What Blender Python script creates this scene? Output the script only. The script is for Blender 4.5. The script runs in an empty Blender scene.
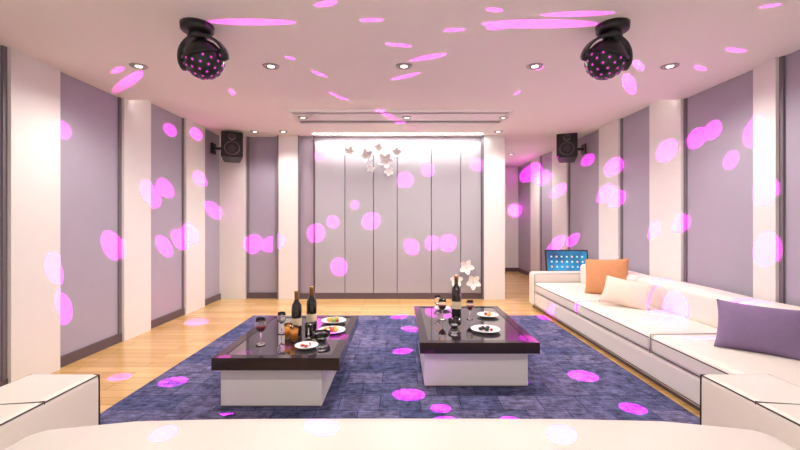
import bpy, bmesh, math, random
from mathutils import Vector, Matrix
random.seed(4)
S=bpy.context.scene
S.view_settings.view_transform='Standard'
S.view_settings.exposure=.08
H=1.366; F=400.0; HY=222.0
XL,XR=-3.2,3.28
YB=7.19; YS=4.64; ZC=2.782; ZU=2.894
YN=-0.6; YE=11.2

# ---------------- materials ----------------
def mat(name,col,rough=.5,metal=0,spec=.5,em=None,ems=0,trans=0,noise=None,bump=0,bscale=80,coat=0):
    m=bpy.data.materials.new(name); m.use_nodes=True
    nt=m.node_tree; b=nt.nodes['Principled BSDF']
    b.inputs['Base Color'].default_value=(*col,1)
    b.inputs['Roughness'].default_value=rough
    b.inputs['Metallic'].default_value=metal
    b.inputs['Specular IOR Level'].default_value=spec
    b.inputs['Transmission Weight'].default_value=trans
    b.inputs['Coat Weight'].default_value=coat
    if em: 
        b.inputs['Emission Color'].default_value=(*em,1); b.inputs['Emission Strength'].default_value=ems
    tc=nt.nodes.new('ShaderNodeTexCoord')
    if noise:
        n=nt.nodes.new('ShaderNodeTexNoise'); n.inputs['Scale'].default_value=noise[0]; n.inputs['Detail'].default_value=4
        r=nt.nodes.new('ShaderNodeMapRange'); r.inputs['To Min'].default_value=1-noise[1]; r.inputs['To Max'].default_value=1+noise[1]
        mx=nt.nodes.new('ShaderNodeVectorMath'); mx.operation='SCALE'; mx.inputs[0].default_value=col
        nt.links.new(tc.outputs['Object'],n.inputs['Vector']); nt.links.new(n.outputs['Fac'],r.inputs['Value'])
        nt.links.new(r.outputs['Result'],mx.inputs['Scale']); nt.links.new(mx.outputs['Vector'],b.inputs['Base Color'])
    if bump:
        n=nt.nodes.new('ShaderNodeTexNoise'); n.inputs['Scale'].default_value=bscale
        bp=nt.nodes.new('ShaderNodeBump'); bp.inputs['Strength'].default_value=bump; bp.inputs['Distance'].default_value=.01
        nt.links.new(tc.outputs['Object'],n.inputs['Vector']); nt.links.new(n.outputs['Fac'],bp.inputs['Height']); nt.links.new(bp.outputs['Normal'],b.inputs['Normal'])
    return m
M_lav=mat('lavender_wallcover',(.37,.335,.40),.5,noise=(3,.04),bump=.06,bscale=150)
M_white=mat('white_panel',(.76,.73,.69),.35,noise=(2,.02))
M_ceil=mat('ceiling_paint',(.88,.83,.77),.7,noise=(2,.012))
M_dark=mat('dark_trim',(.10,.07,.08),.35,noise=(20,.1))
M_cent=mat('gloss_grey_panel',(.38,.36,.385),.12,noise=(2,.03),coat=.5)
M_seam=mat('dark_seam_gap',(.18,.15,.17),.5,noise=(20,.05))  # dark tone for joints, edge strips and backing
M_gap=mat('mauve_strip',(.34,.28,.33),.5,noise=(5,.04))
M_leather=mat('cream_leather',(.72,.665,.59),.42,noise=(4,.02),bump=.06,bscale=40)
M_pipe=mat('black_piping',(.02,.015,.02),.5,noise=(20,.1))
M_orange=mat('tan_orange_fabric',(.55,.25,.10),.8,noise=(30,.08),bump=.2,bscale=200)
M_cream=mat('cream_fabric',(.76,.61,.50),.8,noise=(30,.04),bump=.2,bscale=200)
M_purple=mat('purple_fabric',(.21,.14,.26),.8,noise=(30,.08),bump=.2,bscale=200)
M_ttop=mat('table_dark_frame',(.028,.018,.022),.12,noise=(10,.1))
M_glass_b=mat('table_black_glass',(.012,.010,.013),.02,noise=(10,.05),coat=1)
M_tbase=mat('table_white_lacquer',(.82,.78,.74),.3,noise=(3,.02))
M_black=mat('black_plastic',(.012,.010,.012),.35,noise=(20,.1))
M_grille=mat('speaker_grille',(.04,.04,.045),.5,noise=(100,.4))
M_mag=mat('magenta_lens',(.3,.03,.25),.2,em=(.8,.05,.6),ems=.9,noise=(5,.05))
M_lamp=mat('lamp_glow',(1,1,1),.5,em=(1,.95,.9),ems=5,noise=(5,.02))
M_cove=mat('cove_led',(1,1,1),.5,em=(1,.96,.93),ems=6,noise=(5,.02))
M_metal=mat('brushed_metal',(.45,.42,.4),.3,metal=1,noise=(30,.05))
M_bottle=mat('bottle_glass',(.012,.01,.008),.06,noise=(5,.1),coat=.5)
M_label=mat('bottle_label',(.70,.60,.40),.6,noise=(30,.1))
M_foil=mat('bottle_foil',(.35,.2,.05),.3,metal=.8,noise=(30,.1))
M_clear=mat('clear_glass',(1,1,1),.02,trans=1)
M_wine=mat('red_wine',(.18,.01,.02),.1,noise=(5,.05))
M_juice=mat('orange_juice',(.85,.33,.02),.3,noise=(8,.05))
M_plate=mat('porcelain',(.85,.85,.84),.15,noise=(5,.01))
M_fruitr=mat('fruit_red',(.5,.05,.05),.4,noise=(20,.2))
M_fruito=mat('fruit_orange',(.85,.4,.06),.4,noise=(20,.15))
M_fruitg=mat('fruit_green',(.25,.4,.08),.4,noise=(20,.2))
M_petal=mat('white_petal',(.9,.88,.88),.4,noise=(10,.02))
M_yel=mat('flower_center',(.8,.7,.3),.5,noise=(20,.1))

def wood():
    m=bpy.data.materials.new('oak_planks'); m.use_nodes=True; nt=m.node_tree; b=nt.nodes['Principled BSDF']
    L=nt.links.new
    tc=nt.nodes.new('ShaderNodeTexCoord'); 
    br=nt.nodes.new('ShaderNodeTexBrick'); br.inputs['Scale'].default_value=1
    br.inputs['Brick Width'].default_value=1.2; br.inputs['Row Height'].default_value=.13; br.inputs['Mortar Size'].default_value=.003
    br.inputs['Color1'].default_value=(.70,.45,.18,1); br.inputs['Color2'].default_value=(.56,.33,.115,1); br.inputs['Mortar'].default_value=(.30,.16,.06,1)
    br.inputs['Bias'].default_value=-.1
    L(tc.outputs['Object'],br.inputs['Vector'])
    mp=nt.nodes.new('ShaderNodeMapping'); mp.inputs['Scale'].default_value=(1.5,22,1)
    n=nt.nodes.new('ShaderNodeTexNoise'); n.inputs['Scale'].default_value=1.6; n.inputs['Detail'].default_value=6
    L(tc.outputs['Object'],mp.inputs['Vector']); L(mp.outputs['Vector'],n.inputs['Vector'])
    r=nt.nodes.new('ShaderNodeMapRange'); r.inputs['To Min'].default_value=.75; r.inputs['To Max'].default_value=1.2
    L(n.outputs['Fac'],r.inputs['Value'])
    v=nt.nodes.new('ShaderNodeVectorMath'); v.operation='SCALE'
    L(br.outputs['Color'],v.inputs[0]); L(r.outputs['Result'],v.inputs['Scale']); L(v.outputs['Vector'],b.inputs['Base Color'])
    b.inputs['Roughness'].default_value=.17
    return m
M_wood=wood()
def rugm():
    m=bpy.data.materials.new('patchwork_rug'); m.use_nodes=True; nt=m.node_tree; b=nt.nodes['Principled BSDF']
    L=nt.links.new
    tc=nt.nodes.new('ShaderNodeTexCoord')
    br=nt.nodes.new('ShaderNodeTexBrick'); br.inputs['Scale'].default_value=1; br.offset=.5
    br.inputs['Brick Width'].default_value=.30; br.inputs['Row Height'].default_value=.24; br.inputs['Mortar Size'].default_value=.004
    br.inputs['Color1'].default_value=(.055,.064,.140,1); br.inputs['Color2'].default_value=(.125,.115,.205,1); br.inputs['Mortar'].default_value=(.035,.037,.09,1)
    L(tc.outputs['Object'],br.inputs['Vector'])
    n=nt.nodes.new('ShaderNodeTexNoise'); n.inputs['Scale'].default_value=12; n.inputs['Detail'].default_value=10; n.inputs['Roughness'].default_value=.8
    L(tc.outputs['Object'],n.inputs['Vector'])
    r=nt.nodes.new('ShaderNodeMapRange'); r.inputs['From Min'].default_value=.36; r.inputs['From Max'].default_value=.66; r.inputs['To Min'].default_value=.35; r.inputs['To Max'].default_value=1.85
    L(n.outputs['Fac'],r.inputs['Value'])
    mp=nt.nodes.new('ShaderNodeMapping'); mp.inputs['Scale'].default_value=(6,90,1)
    n2=nt.nodes.new('ShaderNodeTexNoise'); n2.inputs['Scale'].default_value=1; n2.inputs['Detail'].default_value=4
    L(tc.outputs['Object'],mp.inputs['Vector']); L(mp.outputs['Vector'],n2.inputs['Vector'])
    r2=nt.nodes.new('ShaderNodeMapRange'); r2.inputs['From Min'].default_value=.35; r2.inputs['From Max'].default_value=.65; r2.inputs['To Min'].default_value=.6; r2.inputs['To Max'].default_value=1.4
    L(n2.outputs['Fac'],r2.inputs['Value'])
    mm=nt.nodes.new('ShaderNodeMath'); mm.operation='MULTIPLY'; L(r.outputs['Result'],mm.inputs[0]); L(r2.outputs['Result'],mm.inputs[1])
    v=nt.nodes.new('ShaderNodeVectorMath'); v.operation='SCALE'
    L(br.outputs['Color'],v.inputs[0]); L(mm.outputs['Value'],v.inputs['Scale']); L(v.outputs['Vector'],b.inputs['Base Color'])
    b.inputs['Roughness'].default_value=.95; b.inputs['Specular IOR Level'].default_value=.1
    return m
M_rug=rugm()
def screenm():
    m=bpy.data.materials.new('touch_screen'); m.use_nodes=True; nt=m.node_tree; b=nt.nodes['Principled BSDF']
    L=nt.links.new
    tc=nt.nodes.new('ShaderNodeTexCoord'); n=nt.nodes.new('ShaderNodeTexNoise'); n.inputs['Scale'].default_value=3
    L(tc.outputs['Object'],n.inputs['Vector'])
    cr=nt.nodes.new('ShaderNodeValToRGB'); cr.color_ramp.elements[0].position=.35; cr.color_ramp.elements[0].color=(.0,.04,.15,1)
    cr.color_ramp.elements[1].position=.7; cr.color_ramp.elements[1].color=(.02,.40,.75,1)
    L(n.outputs['Fac'],cr.inputs['Fac']); L(cr.outputs['Color'],b.inputs['Emission Color']); b.inputs['Emission Strength'].default_value=1
    b.inputs['Base Color'].default_value=(.01,.02,.04,1); b.inputs['Roughness'].default_value=.3
    return m
M_screen=screenm()
M_icon=mat('icon_glow',(.3,.4,.5),.5,em=(.4,.7,.9),ems=.7,noise=(5,.02))
M_icon2=mat('icon_orange',(.4,.3,.3),.5,em=(1,.5,.15),ems=.7,noise=(5,.02))

# ---------------- helpers ----------------
def link(o,parent=None):
    S.collection.objects.link(o)
    if parent: o.parent=parent
    return o
def empty(name,loc=(0,0,0)):
    e=bpy.data.objects.new(name,None); e.empty_display_size=.1; S.collection.objects.link(e); e.location=loc
    return e
def frombm(name,bm,m,parent=None,smooth=False):
    me=bpy.data.meshes.new(name); bm.to_mesh(me); bm.free(); me.materials.append(m)
    if smooth:
        for p in me.polygons: p.use_smooth=True
    o=bpy.data.objects.new(name,me); return link(o,parent)
def box(name,x0,x1,y0,y1,z0,z1,m,parent=None,bev=0,seg=3):
    bm=bmesh.new(); bmesh.ops.create_cube(bm,size=1)
    for v in bm.verts:
        v.co=Vector(((x0+x1)/2+v.co.x*(x1-x0),(y0+y1)/2+v.co.y*(y1-y0),(z0+z1)/2+v.co.z*(z1-z0)))
    if bev: bmesh.ops.bevel(bm,geom=bm.edges[:],offset=bev,segments=seg,profile=.5,affect='EDGES')
    o=frombm(name,bm,m,parent,False)
    if bev:
        for p in o.data.polygons: p.use_smooth=True
        w=o.modifiers.new('wn','WEIGHTED_NORMAL')
    return o
def boxes(name,lst,m,parent=None):
    bm=bmesh.new()
    for (x0,x1,y0,y1,z0,z1) in lst:
        r=bmesh.ops.create_cube(bm,size=1)
        for v in r['verts']:
            v.co=Vector(((x0+x1)/2+v.co.x*(x1-x0),(y0+y1)/2+v.co.y*(y1-y0),(z0+z1)/2+v.co.z*(z1-z0)))
    return frombm(name,bm,m,parent)
def cushion(name,x0,x1,y0,y1,z0,z1,m,parent,bev=.05,crown=.03,endround=0):
    bm=bmesh.new(); bmesh.ops.create_cube(bm,size=1)
    bmesh.ops.subdivide_edges(bm,edges=bm.edges[:],cuts=13,use_grid_fill=True)
    cx,cy,cz=(x0+x1)/2,(y0+y1)/2,(z0+z1)/2; hx,hy,hz=(x1-x0)/2,(y1-y0)/2,(z1-z0)/2
    for v in bm.verts:
        u=Vector(v.co)*2
        p=Vector((0,0,0))
        for i,h in enumerate((hx,hy,hz)):
            t=[u.x,u.y,u.z][i]; a=abs(t); k=min(.98,1-bev/h) if h>bev else .01
            if a<=.58: s=a/.58*k
            else: s=k+(a-.58)/.42*(1-k)
            p[i]=math.copysign(s*h,t)
        q=Vector(tuple(max(-(h-bev),min(h-bev,p[i])) for i,h in enumerate((hx,hy,hz))))
        d=p-q
        if d.length>1e-6: p=q+d.normalized()*min(bev,max(abs(d.x),abs(d.y),abs(d.z)))
        if p.z>0:
            p.z+=crown*max(0,(1-(p.x/hx)**2))*max(0,(1-(p.y/hy)**2))*(p.z/hz)
            if endround: p.z-=endround*abs(p.x/hx)**6*(p.z/hz)
        v.co=p+Vector((cx,cy,cz))
    return frombm(name,bm,m,parent,True)
def pipe(name,pts,parent,r=.006,m=None,cyc=False):
    cu=bpy.data.curves.new(name,'CURVE'); cu.dimensions='3D'; cu.bevel_depth=r; cu.bevel_resolution=2
    sp=cu.splines.new('POLY'); sp.points.add(len(pts)-1)
    for i,p in enumerate(pts): sp.points[i].co=(*p,1)
    sp.use_cyclic_u=cyc
    cu.materials.append(m or M_pipe)
    return link(bpy.data.objects.new(name,cu),parent)
def lathe(name,prof,m,parent,loc=(0,0,0),seg=28):
    bm=bmesh.new(); rings=[]
    for (r,z) in prof:
        if r<1e-5: rings.append([bm.verts.new((0,0,z))])
        else: rings.append([bm.verts.new((r*math.cos(2*math.pi*i/seg),r*math.sin(2*math.pi*i/seg),z)) for i in range(seg)])
    for a,b in zip(rings,rings[1:]):
        for i in range(seg):
            j=(i+1)%seg
            if len(a)==1 and len(b)==1: continue
            if len(a)==1: bm.faces.new((a[0],b[j],b[i]))
            elif len(b)==1: bm.faces.new((a[i],a[j],b[0]))
            else: bm.faces.new((a[i],a[j],b[j],b[i]))
    bmesh.ops.recalc_face_normals(bm,faces=bm.faces[:])
    o=frombm(name,bm,m,parent,True); o.location=loc
    return o
def ball(name,r,m,parent,loc,scale=(1,1,1),sub=2):
    bm=bmesh.new(); bmesh.ops.create_icosphere(bm,subdivisions=sub,radius=r)
    o=frombm(name,bm,m,parent,True); o.location=loc; o.scale=scale; return o

# ---------------- room ----------------
box('floor',XL-.15,XR+.15,YN,YE,-.1,0,M_wood)
ce=empty('ceiling')
box('soffit_ceiling',XL-.15,XR+.15,YN,YS,ZC,3.05,M_ceil,ce)
box('raised_ceiling',XL-.15,XR+.15,YS,YE,ZU,3.05,M_ceil,ce)
box('wall_left',XL-.15,XL,YN,YB+.15,0,ZU,M_lav)
box('wall_right',XR,XR+.15,YN,YE,0,ZU,M_lav)
box('wall_back',XL,1.85,YB,YB+.15,0,ZU,M_lav)
box('wall_corridor',1.70,1.85,YB+.15,YE,0,ZU,M_white)
box('wall_end',1.85,XR,YE-.12,YE,0,ZU,M_white)
wi=[(.55,1.0),(1.9,2.35),(3.24,3.71),(4.57,5.06),(5.90,6.46)]
wiR=[(.55,1.0),(1.9,2.35),(3.44,3.66),(4.60,5.18),(5.92,6.5),(7.75,8.5),(9.3,9.9)]
def side(wall,x,s,ints,yend,tag):
    e=empty('trim_'+tag)
    L=[];D=[]
    for (a,b) in ints:
        zt=ZC if b<YS else (ZU)
        if a<YS<b:
            L.append((min(x,x+s*.05),max(x,x+s*.05),a,YS,0,ZC)); L.append((min(x,x+s*.05),max(x,x+s*.05),YS,b,0,ZU))
        else: L.append((min(x,x+s*.05),max(x,x+s*.05),a,b,0,zt))
        for q in (a-.035,b):
            D.append((min(x,x+s*.02),max(x,x+s*.02),q,q+.035,0.1,zt if not(a<YS<b) else ZC))
    boxes('white_pilasters',L,M_white,e); boxes('dark_edges',D,M_seam,e)
    B=[]; p=YN
    for (a,b) in ints+[(yend,yend)]:
        B.append((min(x,x+s*.025),max(x,x+s*.025),p,a,0,.1)); p=b
    boxes('baseboard_'+tag,B,M_dark)
side('L',XL,1,wi,YB,'left'); side('R',XR,-1,wiR,YE-.12,'right')

bw=empty('trim_back')
boxes('white_columns',[(XL,-2.75,YB-.10,YB,0,ZU),(-2.14,-1.80,YB-.14,YB,0,ZU),(1.48,1.85,YB-.14,YB,0,ZU)],M_white,bw)
boxes('column_dark_edges',[(-2.75,-2.71,YB-.03,YB,.1,ZU),(-2.18,-2.14,YB-.03,YB,.1,ZU),(-2.165,-2.14,YB-.142,YB-.03,0,ZU),(-1.80,-1.775,YB-.142,YB,0,ZU),(1.455,1.48,YB-.142,YB,0,ZU)],M_seam,bw)  # thin dark strips along the column edges
box('mauve_strip',-1.775,-1.53,YB-.05,YB,0,ZU,M_gap,bw)
pe=empty('wall_panel')
xs=[-1.52,-.98,-.47,-.05,.56,1.08,1.45]
for i in range(6):
    box('gloss_panel_%d'%i,xs[i]+.006,xs[i+1]-.006,YB-.07,YB-.005,.1,ZU-.10,M_cent,pe,.004,1)
box('panel_backing',-1.53,1.455,YB-.04,YB-.001,.0,ZU,M_seam,pe)
box('panel_frame_left',-1.54,-1.515,YB-.08,YB-.03,.1,ZU,M_dark,pe)
boxes('baseboard_back',[(-2.75,-2.14,YB-.025,YB,0,.1),(-1.775,1.455,YB-.09,YB,0,.1)],M_dark)
boxes('baseboard_end',[(1.85,XR-.03,YE-.145,YE-.12,0,.1)],M_dark)

cv=empty('cove_light')
box('led_strip_back',-1.5,1.43,YB-.30,YB-.24,ZU-.012,ZU-.001,M_cove,cv)
box('led_strip_soffit',XL+.1,XR-.1,YS+.002,YS+.02,ZC+.03,ZC+.06,M_cove,cv)
def area(name,loc,sx,sy,e,col,d=(0,0,-1),parent=None):
    l=bpy.data.lights.new(name,'AREA'); l.shape='RECTANGLE'; l.size=sx; l.size_y=sy; l.energy=e; l.color=col
    o=bpy.data.objects.new(name,l); o.location=loc; o.rotation_mode='QUATERNION'; o.rotation_quaternion=Vector(d).to_track_quat('-Z','Y'); link(o,parent); return o
area('cove_back_lamp',(-.03,YB-.22,ZU-.016),2.9,.05,42,(1,.96,.95),parent=cv)

ac=empty('air_vent')
x0,x1,y0,y1=-1.55,1.55,5.42,6.12
boxes('outer_frame',[(x0,x1,y0,y0+.05,ZU-.03,ZU),(x0,x1,y1-.05,y1,ZU-.03,ZU),(x0,x0+.05,y0+.05,y1-.05,ZU-.03,ZU),(x1-.05,x1,y0+.05,y1-.05,ZU-.03,ZU)],M_white,ac)
boxes('dark_slots',[(x0+.05,x1-.05,y0+.05,y0+.16,ZU-.008,ZU),(x0+.05,x1-.05,y1-.16,y1-.05,ZU-.008,ZU)],M_dark,ac)
boxes('slot_blades',[(x0+.05,x1-.05,y0+.10,y0+.112,ZU-.02,ZU-.008),(x0+.05,x1-.05,y1-.112,y1-.10,ZU-.02,ZU-.008)],M_metal,ac)
box('center_plate',x0+.05,x1-.05,y0+.16,y1-.16,ZU-.02,ZU,M_white,ac)

def downlight(x,y,z,e,col=(1,.94,.89),cone=165):
    g=empty('recessed_downlight',(x,y,z))
    lathe('trim_ring',[(.045,-.004),(.05,-.012),(.068,-.010),(.075,0),(.045,0)],M_metal,g)
    lathe('dark_baffle',[(.048,-.003),(.034,-.005),(.03,-.004)],M_dark,g)
    lathe('bulb',[(0,-.007),(.03,-.007),(.03,-.003)],M_lamp,g)
    l=bpy.data.lights.new('downlight_beam','SPOT'); l.energy=e; l.color=col; l.spot_size=math.radians(cone); l.spot_blend=.8; l.shadow_soft_size=.08
    o=bpy.data.objects.new('downlight_beam',l); o.location=(0,0,-.1); link(o,g)
for x in (-2.37,-1.17,.036,1.225,2.45): downlight(x,3.63,ZC,66)
for x in (-2.37,0.036,2.45): downlight(x,.9,ZC,55)  # out-of-view row, added as fill light for the room
for x in (-2.45,-1.97,1.66): downlight(x,6.75,ZU,28,cone=110)
for x in (-1.4,.1,1.5): downlight(x,5.77,ZU-.02,95)
downlight(2.5,9.0,ZU,90)

# ---------------- speakers ----------------
def speaker(x,y,z,yaw,wallx):
    g=empty('wall_speaker',(x,y,z)); b=empty('cabinet',(0,0,0)); b.parent=g; b.rotation_euler=(math.radians(-12),0,yaw)
    bm=bmesh.new(); w,d,h=.17,.15,.22
    vs=[bm.verts.new(p) for p in [(-w,-d,-h),(w,-d,-h),(w*.75,d,-h),(-w*.75,d,-h),(-w,-d,h),(w,-d,h),(w*.75,d,h),(-w*.75,d,h)]]
    for f in [(0,3,2,1),(4,5,6,7),(0,1,5,4),(1,2,6,5),(2,3,7,6),(3,0,4,7)]: bm.faces.new([vs[i] for i in f])
    bmesh.ops.bevel(bm,geom=bm.edges[:],offset=.012,segments=2,affect='EDGES')
    frombm('housing',bm,M_black,b)
    for nm,r,zz in (('woofer',.115,-.07),('tweeter',.05,.125)):
        o=lathe(nm,[(0,.0),(r*.3,.004),(r*.8,-.012),(r*.92,.012),(r,.012),(r,-.01)],M_grille,b,(0,-.153,zz)); o.rotation_euler=(math.radians(90),0,0)
        o=lathe(nm+'_ring',[(r*.92,0),(r*.94,.012),(r*1.03,.012),(r*1.05,0)],M_metal if nm=='tweeter' else M_seam,b,(0,-.153,zz)); o.rotation_euler=(math.radians(90),0,0)
    box('bracket',min(0,wallx-x),max(0,wallx-x),.10,.14,-.02,.02,M_black,g)
    s=1 if wallx>x else -1
    box('bracket_plate',min(wallx-x,wallx-x-s*.02),max(wallx-x,wallx-x-s*.02),.04,.2,-.09,.09,M_black,g)
speaker(-2.82,6.72,2.62,math.radians(22),XL)
speaker(2.92,7.0,2.66,math.radians(-22),XR)

# ---------------- moving-head lights ----------------
def disco(x,y,tilt):
    g=empty('disco_light',(x,y,ZC)); g.scale=(.95,.95,.95)
    lathe('ceiling_base',[(0,-.06),(.09,-.06),(.115,-.045),(.12,0),(0,0)],M_black,g)
    lathe('swivel_neck',[(.05,-.11),(.07,-.10),(.06,-.06)],M_black,g)
    h=empty('head',(0,0,-.10)); h.parent=g; h.rotation_euler=(math.radians(12),tilt,0)
    bm=bmesh.new(); n=20; rs=[]
    for i in range(n+1):
        a=math.pi*i/n; 
        ring=[]
        for (dr,dy) in ((0,-.045),(.02,-.045),(.02,.045),(0,.045)):
            R=.160+dr; ring.append(bm.verts.new((R*math.cos(a),dy,-.155+R*math.sin(a))))
        rs.append(ring)
    for a,b in zip(rs,rs[1:]):
        for i in range(4): bm.faces.new((a[i],a[(i+1)%4],b[(i+1)%4],b[i]))
    bm.faces.new(rs[0]); bm.faces.new(rs[-1][::-1]); bmesh.ops.recalc_face_normals(bm,faces=bm.faces[:])
    frombm('yoke',bm,M_black,h)
    ball('globe',.145,M_black,h,(0,0,-.155),sub=3)
    o=lathe('pivot_axle',[(0,-.18),(.04,-.18),(.045,-.165),(.045,.165),(.04,.18),(0,.18)],M_black,h,(0,0,-.155)); o.rotation_euler=(0,math.pi/2,0)
    lathe('equator_ring',[(.138,-.01),(.155,-.01),(.155,.01),(.138,.01)],M_black,h,(0,0,-.155+.03),40)
    bm=bmesh.new(); bm2=bmesh.new(); N=90
    for i in range(N):
        zz=1-2*(i+.5)/N; r=math.sqrt(1-zz*zz); a=i*2.39996
        if zz>.1: continue
        d=Vector((r*math.cos(a),r*math.sin(a),zz)); M=Matrix.Translation(d*.146)@d.to_track_quat('Z','Y').to_matrix().to_4x4()
        bmesh.ops.create_cone(bm,cap_ends=True,segments=12,radius1=.0095,radius2=.008,depth=.006,matrix=M)
        bmesh.ops.create_cone(bm2,cap_ends=True,segments=12,radius1=.018,radius2=.0165,depth=.004,matrix=M)
    for v in list(bm.verts)+list(bm2.verts): v.co.z-=.155
    frombm('lenses',bm,M_mag,h); frombm('lens_bezels',bm2,M_grille,h)
DL=Vector((-1.42,2.86,2.55)); DR=Vector((1.49,2.86,2.55))
disco(-1.46,2.88,math.radians(-14)); disco(1.53,2.88,math.radians(14))

# ---------------- right sofa ----------------
so=empty('long_sofa')
sx0,sx1=2.10,3.18; ya,yb=2.15,6.5
box('plinth',sx0+.06,sx1,ya+.02,yb-.02,0,.06,M_dark,so)
cushion('base',sx0,sx1,ya,yb,.05,.27,M_leather,so,.03,0)
ys=[ya+.02,3.35,4.75,6.22]
for i in range(3):
    cushion('seat_cushion_%d'%i,sx0-.01,2.82,ys[i]+.004,ys[i+1]-.004,.265,.43,M_leather,so,.045,.02)
    pipe('seat_piping_%d'%i,[(sx0-.008,ys[i]+.02,.395),(sx0-.008,ys[i+1]-.02,.395)],so,.0045)
    pipe('seat_piping_low_%d'%i,[(sx0-.008,ys[i]+.02,.285),(sx0-.008,ys[i+1]-.02,.285)],so,.003)
    pipe('seat_seam_%d'%i,[(sx0-.008,ys[i+1],.27),(sx0,ys[i+1],.425),(2.8,ys[i+1],.432)],so,.003)
    cushion('back_cushion_%d'%i,2.78,3.06,ys[i]+.004,ys[i+1]-.004,.40,.72,M_leather,so,.06,.02)
cushion('back_frame',3.02,sx1,ya,yb,.2,.69,M_leather,so,.03,0)
cushion('far_arm',sx0-.01,sx1,6.23,yb,.05,.57,M_leather,so,.04,.01)
pipe('far_arm_piping',[(sx0,6.235,.07),(sx0,6.235,.555),(2.85,6.235,.56)],so,.004)
pipe('front_base_piping',[(sx0-.003,ya+.02,.08),(sx0-.003,yb-.03,.08)],so,.003)

# ---------------- near sofa (seen from behind) ----------------
ns=empty('sofa')
box('plinth',-1.75,1.75,.42,1.70,0,.07,M_dark,ns)
cushion('base',-1.82,1.82,.40,1.74,.06,.30,M_leather,ns,.03,0)
for i in range(3):
    a=-1.47+i*.98
    cushion('seat_cushion_%d'%i,a+.002,a+.978,.95,1.76,.29,.42,M_leather,ns,.045,.01)
cushion('back_rest',-1.14,1.14,.76,1.24,.35,.785,M_leather,ns,.09,.015,.05)
cushion('back_frame',-1.47,1.47,.42,.78,.1,.60,M_leather,ns,.05,0)
for s,t in ((-1,'left'),(1,'right')):
    a,b=sorted((s*1.47,s*1.82))
    cushion('arm_'+t,a,b,.42,1.97,.06,.625,M_leather,ns,.03,.0)
    i=s*1.476; o=s*1.812
    pipe('arm_piping_in_'+t,[(i,.45,.616),(i,1.962,.616),(i,1.966,.1)],ns,.004)
    pipe('arm_piping_front_'+t,[(i,1.962,.617),(o,1.962,.617),(o,.45,.617)],ns,.002)
    pipe('arm_seam_'+t,[(i,1.66,.3),(i,1.66,.621),(s*1.50,1.64,.625),(o,1.60,.622)],ns,.003)

# ---------------- pillows ----------------
def pillow(name,loc,w,h,t,m,rot):
    bm=bmesh.new(); n=22; top={};bot={}
    for i in range(n+1):
        for j in range(n+1):
            u=-1+2*i/n; v=-1+2*j/n
            px=u*(1-.07*(1-v*v)) ; py=v*(1-.07*(1-u*u))
            e=(max(0,(1-u*u))*max(0,(1-v*v)))**.42
            z=t*.5*e
            wr=.006*math.sin(7*u+3*v)*e
            top[i,j]=bm.verts.new((px*w/2,py*h/2,z+wr))
            bot[i,j]=top[i,j] if i in(0,n) or j in(0,n) else bm.verts.new((px*w/2,py*h/2,-z))
    for i in range(n):
        for j in range(n):
            bm.faces.new((top[i,j],top[i+1,j],top[i+1,j+1],top[i,j+1]))
            bm.faces.new((bot[i,j],bot[i,j+1],bot[i+1,j+1],bot[i+1,j]))
    bmesh.ops.recalc_face_normals(bm,faces=bm.faces[:])
    o=frombm(name,bm,m,None,True); o.location=loc; o.rotation_euler=rot
    return o
R=math.radians
def prot(n,roll=0):
    q=Vector(n).to_track_quat('Z','Y').to_matrix().to_4x4()
    return (q@Matrix.Rotation(roll,4,'Z')).to_euler()
pillow('throw_pillow',(2.62,5.08,.672),.52,.47,.16,M_orange,prot((-.62,-.75,.28),R(4)))
pillow('throw_pillow',(2.47,4.36,.590),.50,.32,.14,M_cream,prot((-.60,-.68,.50),R(-8)))
pillow('throw_pillow',(2.57,2.86,.600),.50,.37,.17,M_purple,prot((-.55,-.72,.50),R(-3)))

box('area_rug',-2.12,2.07,2.02,5.8,0,.012,M_rug)

# ---------------- tables ----------------
def table(x0,x1,y0,y1,bx0,bx1):
    g=empty('coffee_table'); z0=.312; z1=.40
    boxes('top_frame',[(x0,x1,y0,y0+.07,z0,z1),(x0,x1,y1-.07,y1,z0,z1),(x0,x0+.07,y0+.07,y1-.07,z0,z1),(x1-.07,x1,y0+.07,y1-.07,z0,z1)],M_ttop,g)
    box('black_glass_top',x0+.07,x1-.07,y0+.07,y1-.07,z0,z1-.004,M_glass_b,g)
    box('white_body',bx0,bx1,y0+.08,y1-.10,.022,z0,M_tbase,g,.006,2)
    box('kick_plinth',bx0+.01,bx1-.01,y0+.09,y1-.11,.012,.024,M_seam,g)
    boxes('drawer_gap',[(bx1-.001,bx1+.002,(y0+y1)/2-.004,(y0+y1)/2+.004,.06,z0),(bx0-.002,bx0+.001,(y0+y1)/2-.004,(y0+y1)/2+.004,.06,z0)],M_seam,g)
table(-1.34,-.43,2.84,4.12,-1.31,-.57)
table(.16,1.12,3.2,4.60,.20,1.05)
TZ=.4005
def bottle(x,y,s=1):
    g=empty('wine_bottle',(x,y,TZ)); g.scale=(s,s,s)
    lathe('glass_body',[(0,0),(.036,0),(.038,.006),(.038,.19),(.034,.215),(.018,.24),(.0145,.26),(.0145,.30),(.0165,.302),(.0165,.315),(0,.315)],M_bottle,g)
    lathe('label',[(.0385,.06),(.0388,.062),(.0388,.115),(.0385,.117)],M_label,g)
    lathe('foil',[(.0152,.255),(.0155,.256),(.0155,.298),(.0172,.300),(.0172,.3165),(0,.3175)],M_foil,g)
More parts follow.
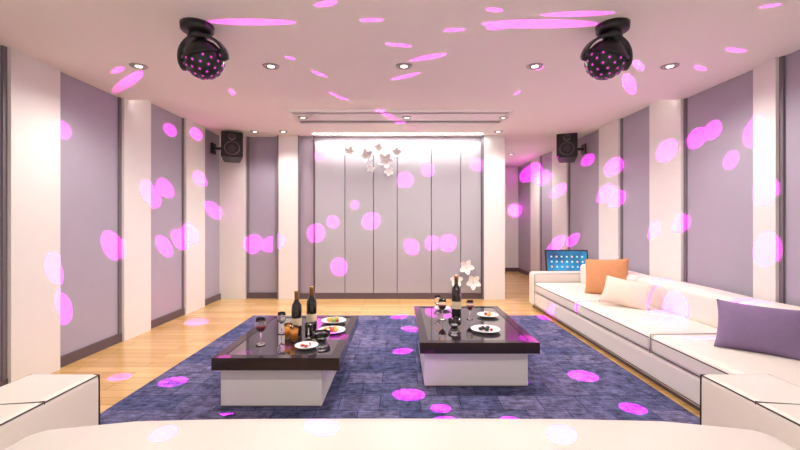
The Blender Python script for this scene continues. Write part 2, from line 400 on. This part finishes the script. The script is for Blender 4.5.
def goblet(x,y,liq=None,s=1):
    g=empty('wine_glass',(x,y,TZ)); g.scale=(s,s,s)
    lathe('stem_and_bowl',[(0,0),(.034,0),(.034,.003),(.006,.007),(.004,.012),(.004,.075),(.012,.085),(.032,.105),(.038,.13),(.036,.155),(.031,.18),(.0295,.18),(.0345,.155),(.0365,.13),(.030,.107),(.010,.088),(0,.087)],M_clear,g)
    if liq: lathe('drink',[(0,.0885),(.010,.0895),(.029,.108),(.0345,.125),(0,.125)],liq,g)
def tumbler(x,y,liq):
    g=empty('drinking_glass',(x,y,TZ))
    lathe('cup',[(0,0),(.028,0),(.034,.12),(.032,.12),(.0275,.008),(0,.008)],M_clear,g)
    if liq: lathe('drink',[(0,.009),(.0278,.009),(.0315,.10),(0,.10)],liq,g)
def plate(x,y,r,items,name='fruit_plate'):
    g=empty(name,(x,y,TZ))
    lathe('dish',[(0,.001),(r*.6,.001),(r*.65,.004),(r,.018),(r,.022),(r*.6,.008),(0,.007)],M_plate,g,seg=36)
    k=0
    for (m,n,rr) in items:
        for i in range(n):
            a=k*2.4; d=r*.5*math.sqrt((k+.3)/8); k+=1
            ball('morsel_%d'%k,rr,m,g,(d*math.cos(a),d*math.sin(a),.008+rr*.75),(1,1,.8))
def bowl(x,y,r):
    g=empty('glass_bowl',(x,y,TZ))
    lathe('bowl',[(0,0),(r*.5,0),(r*.85,.03),(r,.07),(r*.95,.07),(r*.8,.034),(r*.45,.007),(0,.007)],M_clear,g)
    for i in range(5): 
        a=i*1.3; ball('ice_%d'%i,.018,M_plate,g,(r*.3*math.cos(a),r*.3*math.sin(a),.026))
bottle(-.90,3.48,1.15); bottle(-.80,3.62,1.2)
goblet(-1.10,3.16,M_wine,1.15); goblet(-1.03,3.48,None,1.0)
tumbler(-.86,3.25,M_juice); tumbler(-.93,3.33,M_juice); tumbler(-.76,3.33,None)
plate(-.60,3.52,.12,[(M_fruitr,3,.022),(M_fruito,3,.024),(M_plate,2,.02)])
plate(-.64,3.86,.12,[(M_fruitg,3,.022),(M_fruito,2,.025),(M_fruitr,2,.018)])
plate(-.72,3.08,.09,[(M_plate,2,.016),(M_fruitr,3,.014)],'snack_plate')
bowl(-.64,3.26,.075)
bottle(.58,4.12,1.3)
goblet(.42,3.97,M_wine,1.1); goblet(.40,4.25,None,1.0); goblet(.70,4.0,M_wine,1)
plate(.47,4.42,.09,[(M_fruito,3,.02),(M_fruitg,2,.018)])
plate(.76,3.55,.13,[(M_black,5,.02),(M_fruitr,2,.015)],'snack_plate')
plate(.90,4.10,.11,[(M_fruitr,2,.02),(M_fruito,2,.02)],'fruit_plate')
bowl(.50,3.68,.06)

# ---------------- wall flowers ----------------
def flower(px,py,r,rot=0):
    Y=YB-.13; x=(px-400)*Y/F; z=H+(HY-py)*Y/F
    g=empty('wall_flower',(x,Y,z))
    g.rotation_euler=(0,rot,0)
    for i in range(5):
        a=2*math.pi*i/5
        bm=bmesh.new(); n=10; grid=[]
        for s in range(n+1):
            t=s/n; w=.36*r*math.sin(math.pi*min(1,t*.93+.04))**.8
            grid.append([bm.verts.new((w*k/3,-.02-.05*t*t-.015*abs(k/3)**2, t*r)) for k in range(-3,4)])
        for q,w2 in zip(grid,grid[1:]):
            for k in range(6): bm.faces.new((q[k],q[k+1],w2[k+1],w2[k]))
        o=frombm('petal_%d'%i,bm,M_petal,g,True); o.rotation_euler=(0,a,0)
        so_=o.modifiers.new('s','SOLIDIFY'); so_.thickness=.006
    ball('flower_eye',r*.12,M_yel,g,(0,-.03,0))
    box('stand_off',-.008,.008,-.03,.065,-.008,.008,M_metal,g)
for a in [(350,152,.10,.3),(367,156,.12,.9),(379,149,.10,.1),(386,161,.14,.5),(397,153,.09,0),(389,172,.08,.8),(371,169,.07,.2),(466,267,.13,.4),(456,280,.11,0),(473,282,.13,.7)]: flower(*a)

# ---------------- touch console ----------------
tc=empty('karaoke_touch_screen',(2.80,6.72,0)); 
hd=empty('display',(0,0,.71)); hd.parent=tc; hd.rotation_euler=(R(-14),0,R(-6))
box('bezel',-.35,.35,-.02,.02,-.19,.19,M_black,hd,.01,2)
box('screen',-.325,.325,-.0225,-.019,-.165,.165,M_screen,hd)
bm1=[];bm2=[]
for i in range(7):
    for j in range(3):
        x=-.25+i*.083; z=-.10+j*.085
        (bm1 if (i+j)%3 else bm2).append((x-.014,x+.014,-.0245,-.0225,z-.014,z+.014))
boxes('icons',bm1,M_icon,hd); boxes('icons_warm',bm2,M_icon2,hd)
lathe('pole',[(0,0),(.16,0),(.16,.015),(.025,.03),(.022,.7),(0,.7)],M_metal,tc,(0,.04,0))

# ---------------- disco beams ----------------
spots={'C':[(257,22,12),(325,4,8),(319,74,6),(371,20,8),(398,45,7),(430,57,9),(407,76,7),(455,30,8),(497,28,8),(530,24,14),(495,10,7),(574,14,9),(770,6,8),(290,58,6),(540,68,6),(735,50,7),(700,68,6),(118,70,6),(232,92,5),(335,95,4),(517,93,4)],
'L':[(63,130,17),(112,86,12),(52,272,20),(112,245,20),(164,246,16),(180,240,15),(190,235,15),(165,188,16),(150,195,18),(170,130,12),(200,180,12),(213,210,14),(196,135,10),(62,308,18)],
'B':[(253,243,17),(273,243,14),(316,233,15),(333,222,13),(371,221,17),(339,267,15),(405,180,16),(412,247,15),(432,243,14),(448,243,14),(427,128,10),(320,155,10),(428,170,14),(478,165,12),(355,205,8)],
'R':[(513,213,10),(531,173,14),(543,178,14),(556,246,14),(573,240,12),(558,192,12),(614,168,16),(588,160,12),(606,195,14),(617,200,14),(641,98,16),(668,152,17),(668,73,14),(697,138,16),(713,130,16),(757,132,24),(768,193,26),(682,225,17),(770,253,22),(655,232,12),(731,160,14)],
'F':[(197,322,22),(173,383,26),(120,377,18)],
'G':[(228,413,16),(357,380,24),(403,352,14),(410,330,14),(408,396,28),(445,425,22),(440,410,18),(510,423,18),(583,377,24),(633,410,24),(515,382,20),(400,317,14),(580,330,14),(545,318,14)],
'T':[(245,352,14),(285,347,12),(515,338,12)],
'S':[(683,313,30),(650,322,12),(700,338,12)],
'K':[(740,298,24),(655,277,16)],
'N':[(163,442,26),(325,437,32),(560,446,24)],
}
ALB={'C':.75,'L':.4,'B':.40,'R':.4,'F':.22,'G':.10,'T':.06,'S':.40,'K':.40,'N':.35}
bmh=empty('disco_beams')
rnd=random.Random(11)
k=0
for kind,lst in spots.items():
    for (px,py,w) in lst:
        dx=(px-400)/F; dz=(HY-py)/F
        if kind=='C': Y=(ZC-H)/dz; nrm=Vector((0,0,1))
        elif kind=='L': Y=XL/dx; nrm=Vector((1,0,0))
        elif kind=='R': Y=XR/dx; nrm=Vector((1,0,0))
        elif kind=='B': Y=YB-.06; nrm=Vector((0,1,0))
        elif kind in 'FG': Y=-H/dz; nrm=Vector((0,0,1))
        elif kind=='T': Y=(.4-H)/dz; nrm=Vector((0,0,1))
        elif kind=='S': Y=(.44-H)/dz; nrm=Vector((0,0,1))
        elif kind=='K': Y=2.78/dx; nrm=Vector((1,0,0))
        elif kind=='N': Y=(.775-H)/dz; nrm=Vector((0,0,1))
        T=Vector((dx*Y,Y,H+dz*Y))
        cand=sorted((DL,DR),key=lambda s:(s-T).length)
        src=cand[0]
        if kind in 'B' and k%3==0: src=cand[1]
        if kind=='C' and (src-T).length<.7: src=cand[1]
        if kind=='S' or kind=='K': src=DL
        k+=1
        d=T-src; D=d.length; d.normalize()
        pos=src+d*.22
        # ceiling beams leave from the lower side of the globe, so they strike the ceiling less edge-on
        if kind=='C': pos=src+Vector((d.x,d.y,0)).normalized()*.17+Vector((0,0,-.13))
        d=T-pos; dd=d.length; d.normalize()
        wm=w*rnd.uniform(1.0,1.35)*Y/F
        l=bpy.data.lights.new('magenta_beam','SPOT'); l.color=(1,.015,.85); l.spot_size=2*math.atan(wm/2/dd); l.spot_blend=rnd.choice((.03,.05,.15)); l.shadow_soft_size=0
        cos=max(.12,abs(d.dot(nrm)))
        l.energy=56*dd*dd/cos/max(ALB[kind],.08)
        o=bpy.data.objects.new('magenta_beam',l); o.location=pos; o.rotation_mode='QUATERNION'; o.rotation_quaternion=d.to_track_quat('-Z','Y'); link(o,bmh)

# ---------------- world + camera ----------------
w=bpy.data.worlds.new('World'); S.world=w; w.use_nodes=True
w.node_tree.nodes['Background'].inputs['Color'].default_value=(1,.97,.94,1); w.node_tree.nodes['Background'].inputs['Strength'].default_value=.85
cd=bpy.data.cameras.new('camera'); cd.lens=18; cd.sensor_width=36; cd.shift_y=-3/800; cd.clip_start=.02
co=bpy.data.objects.new('camera',cd); co.location=(0,0,H); co.rotation_euler=(math.pi/2,0,0); S.collection.objects.link(co); S.camera=co
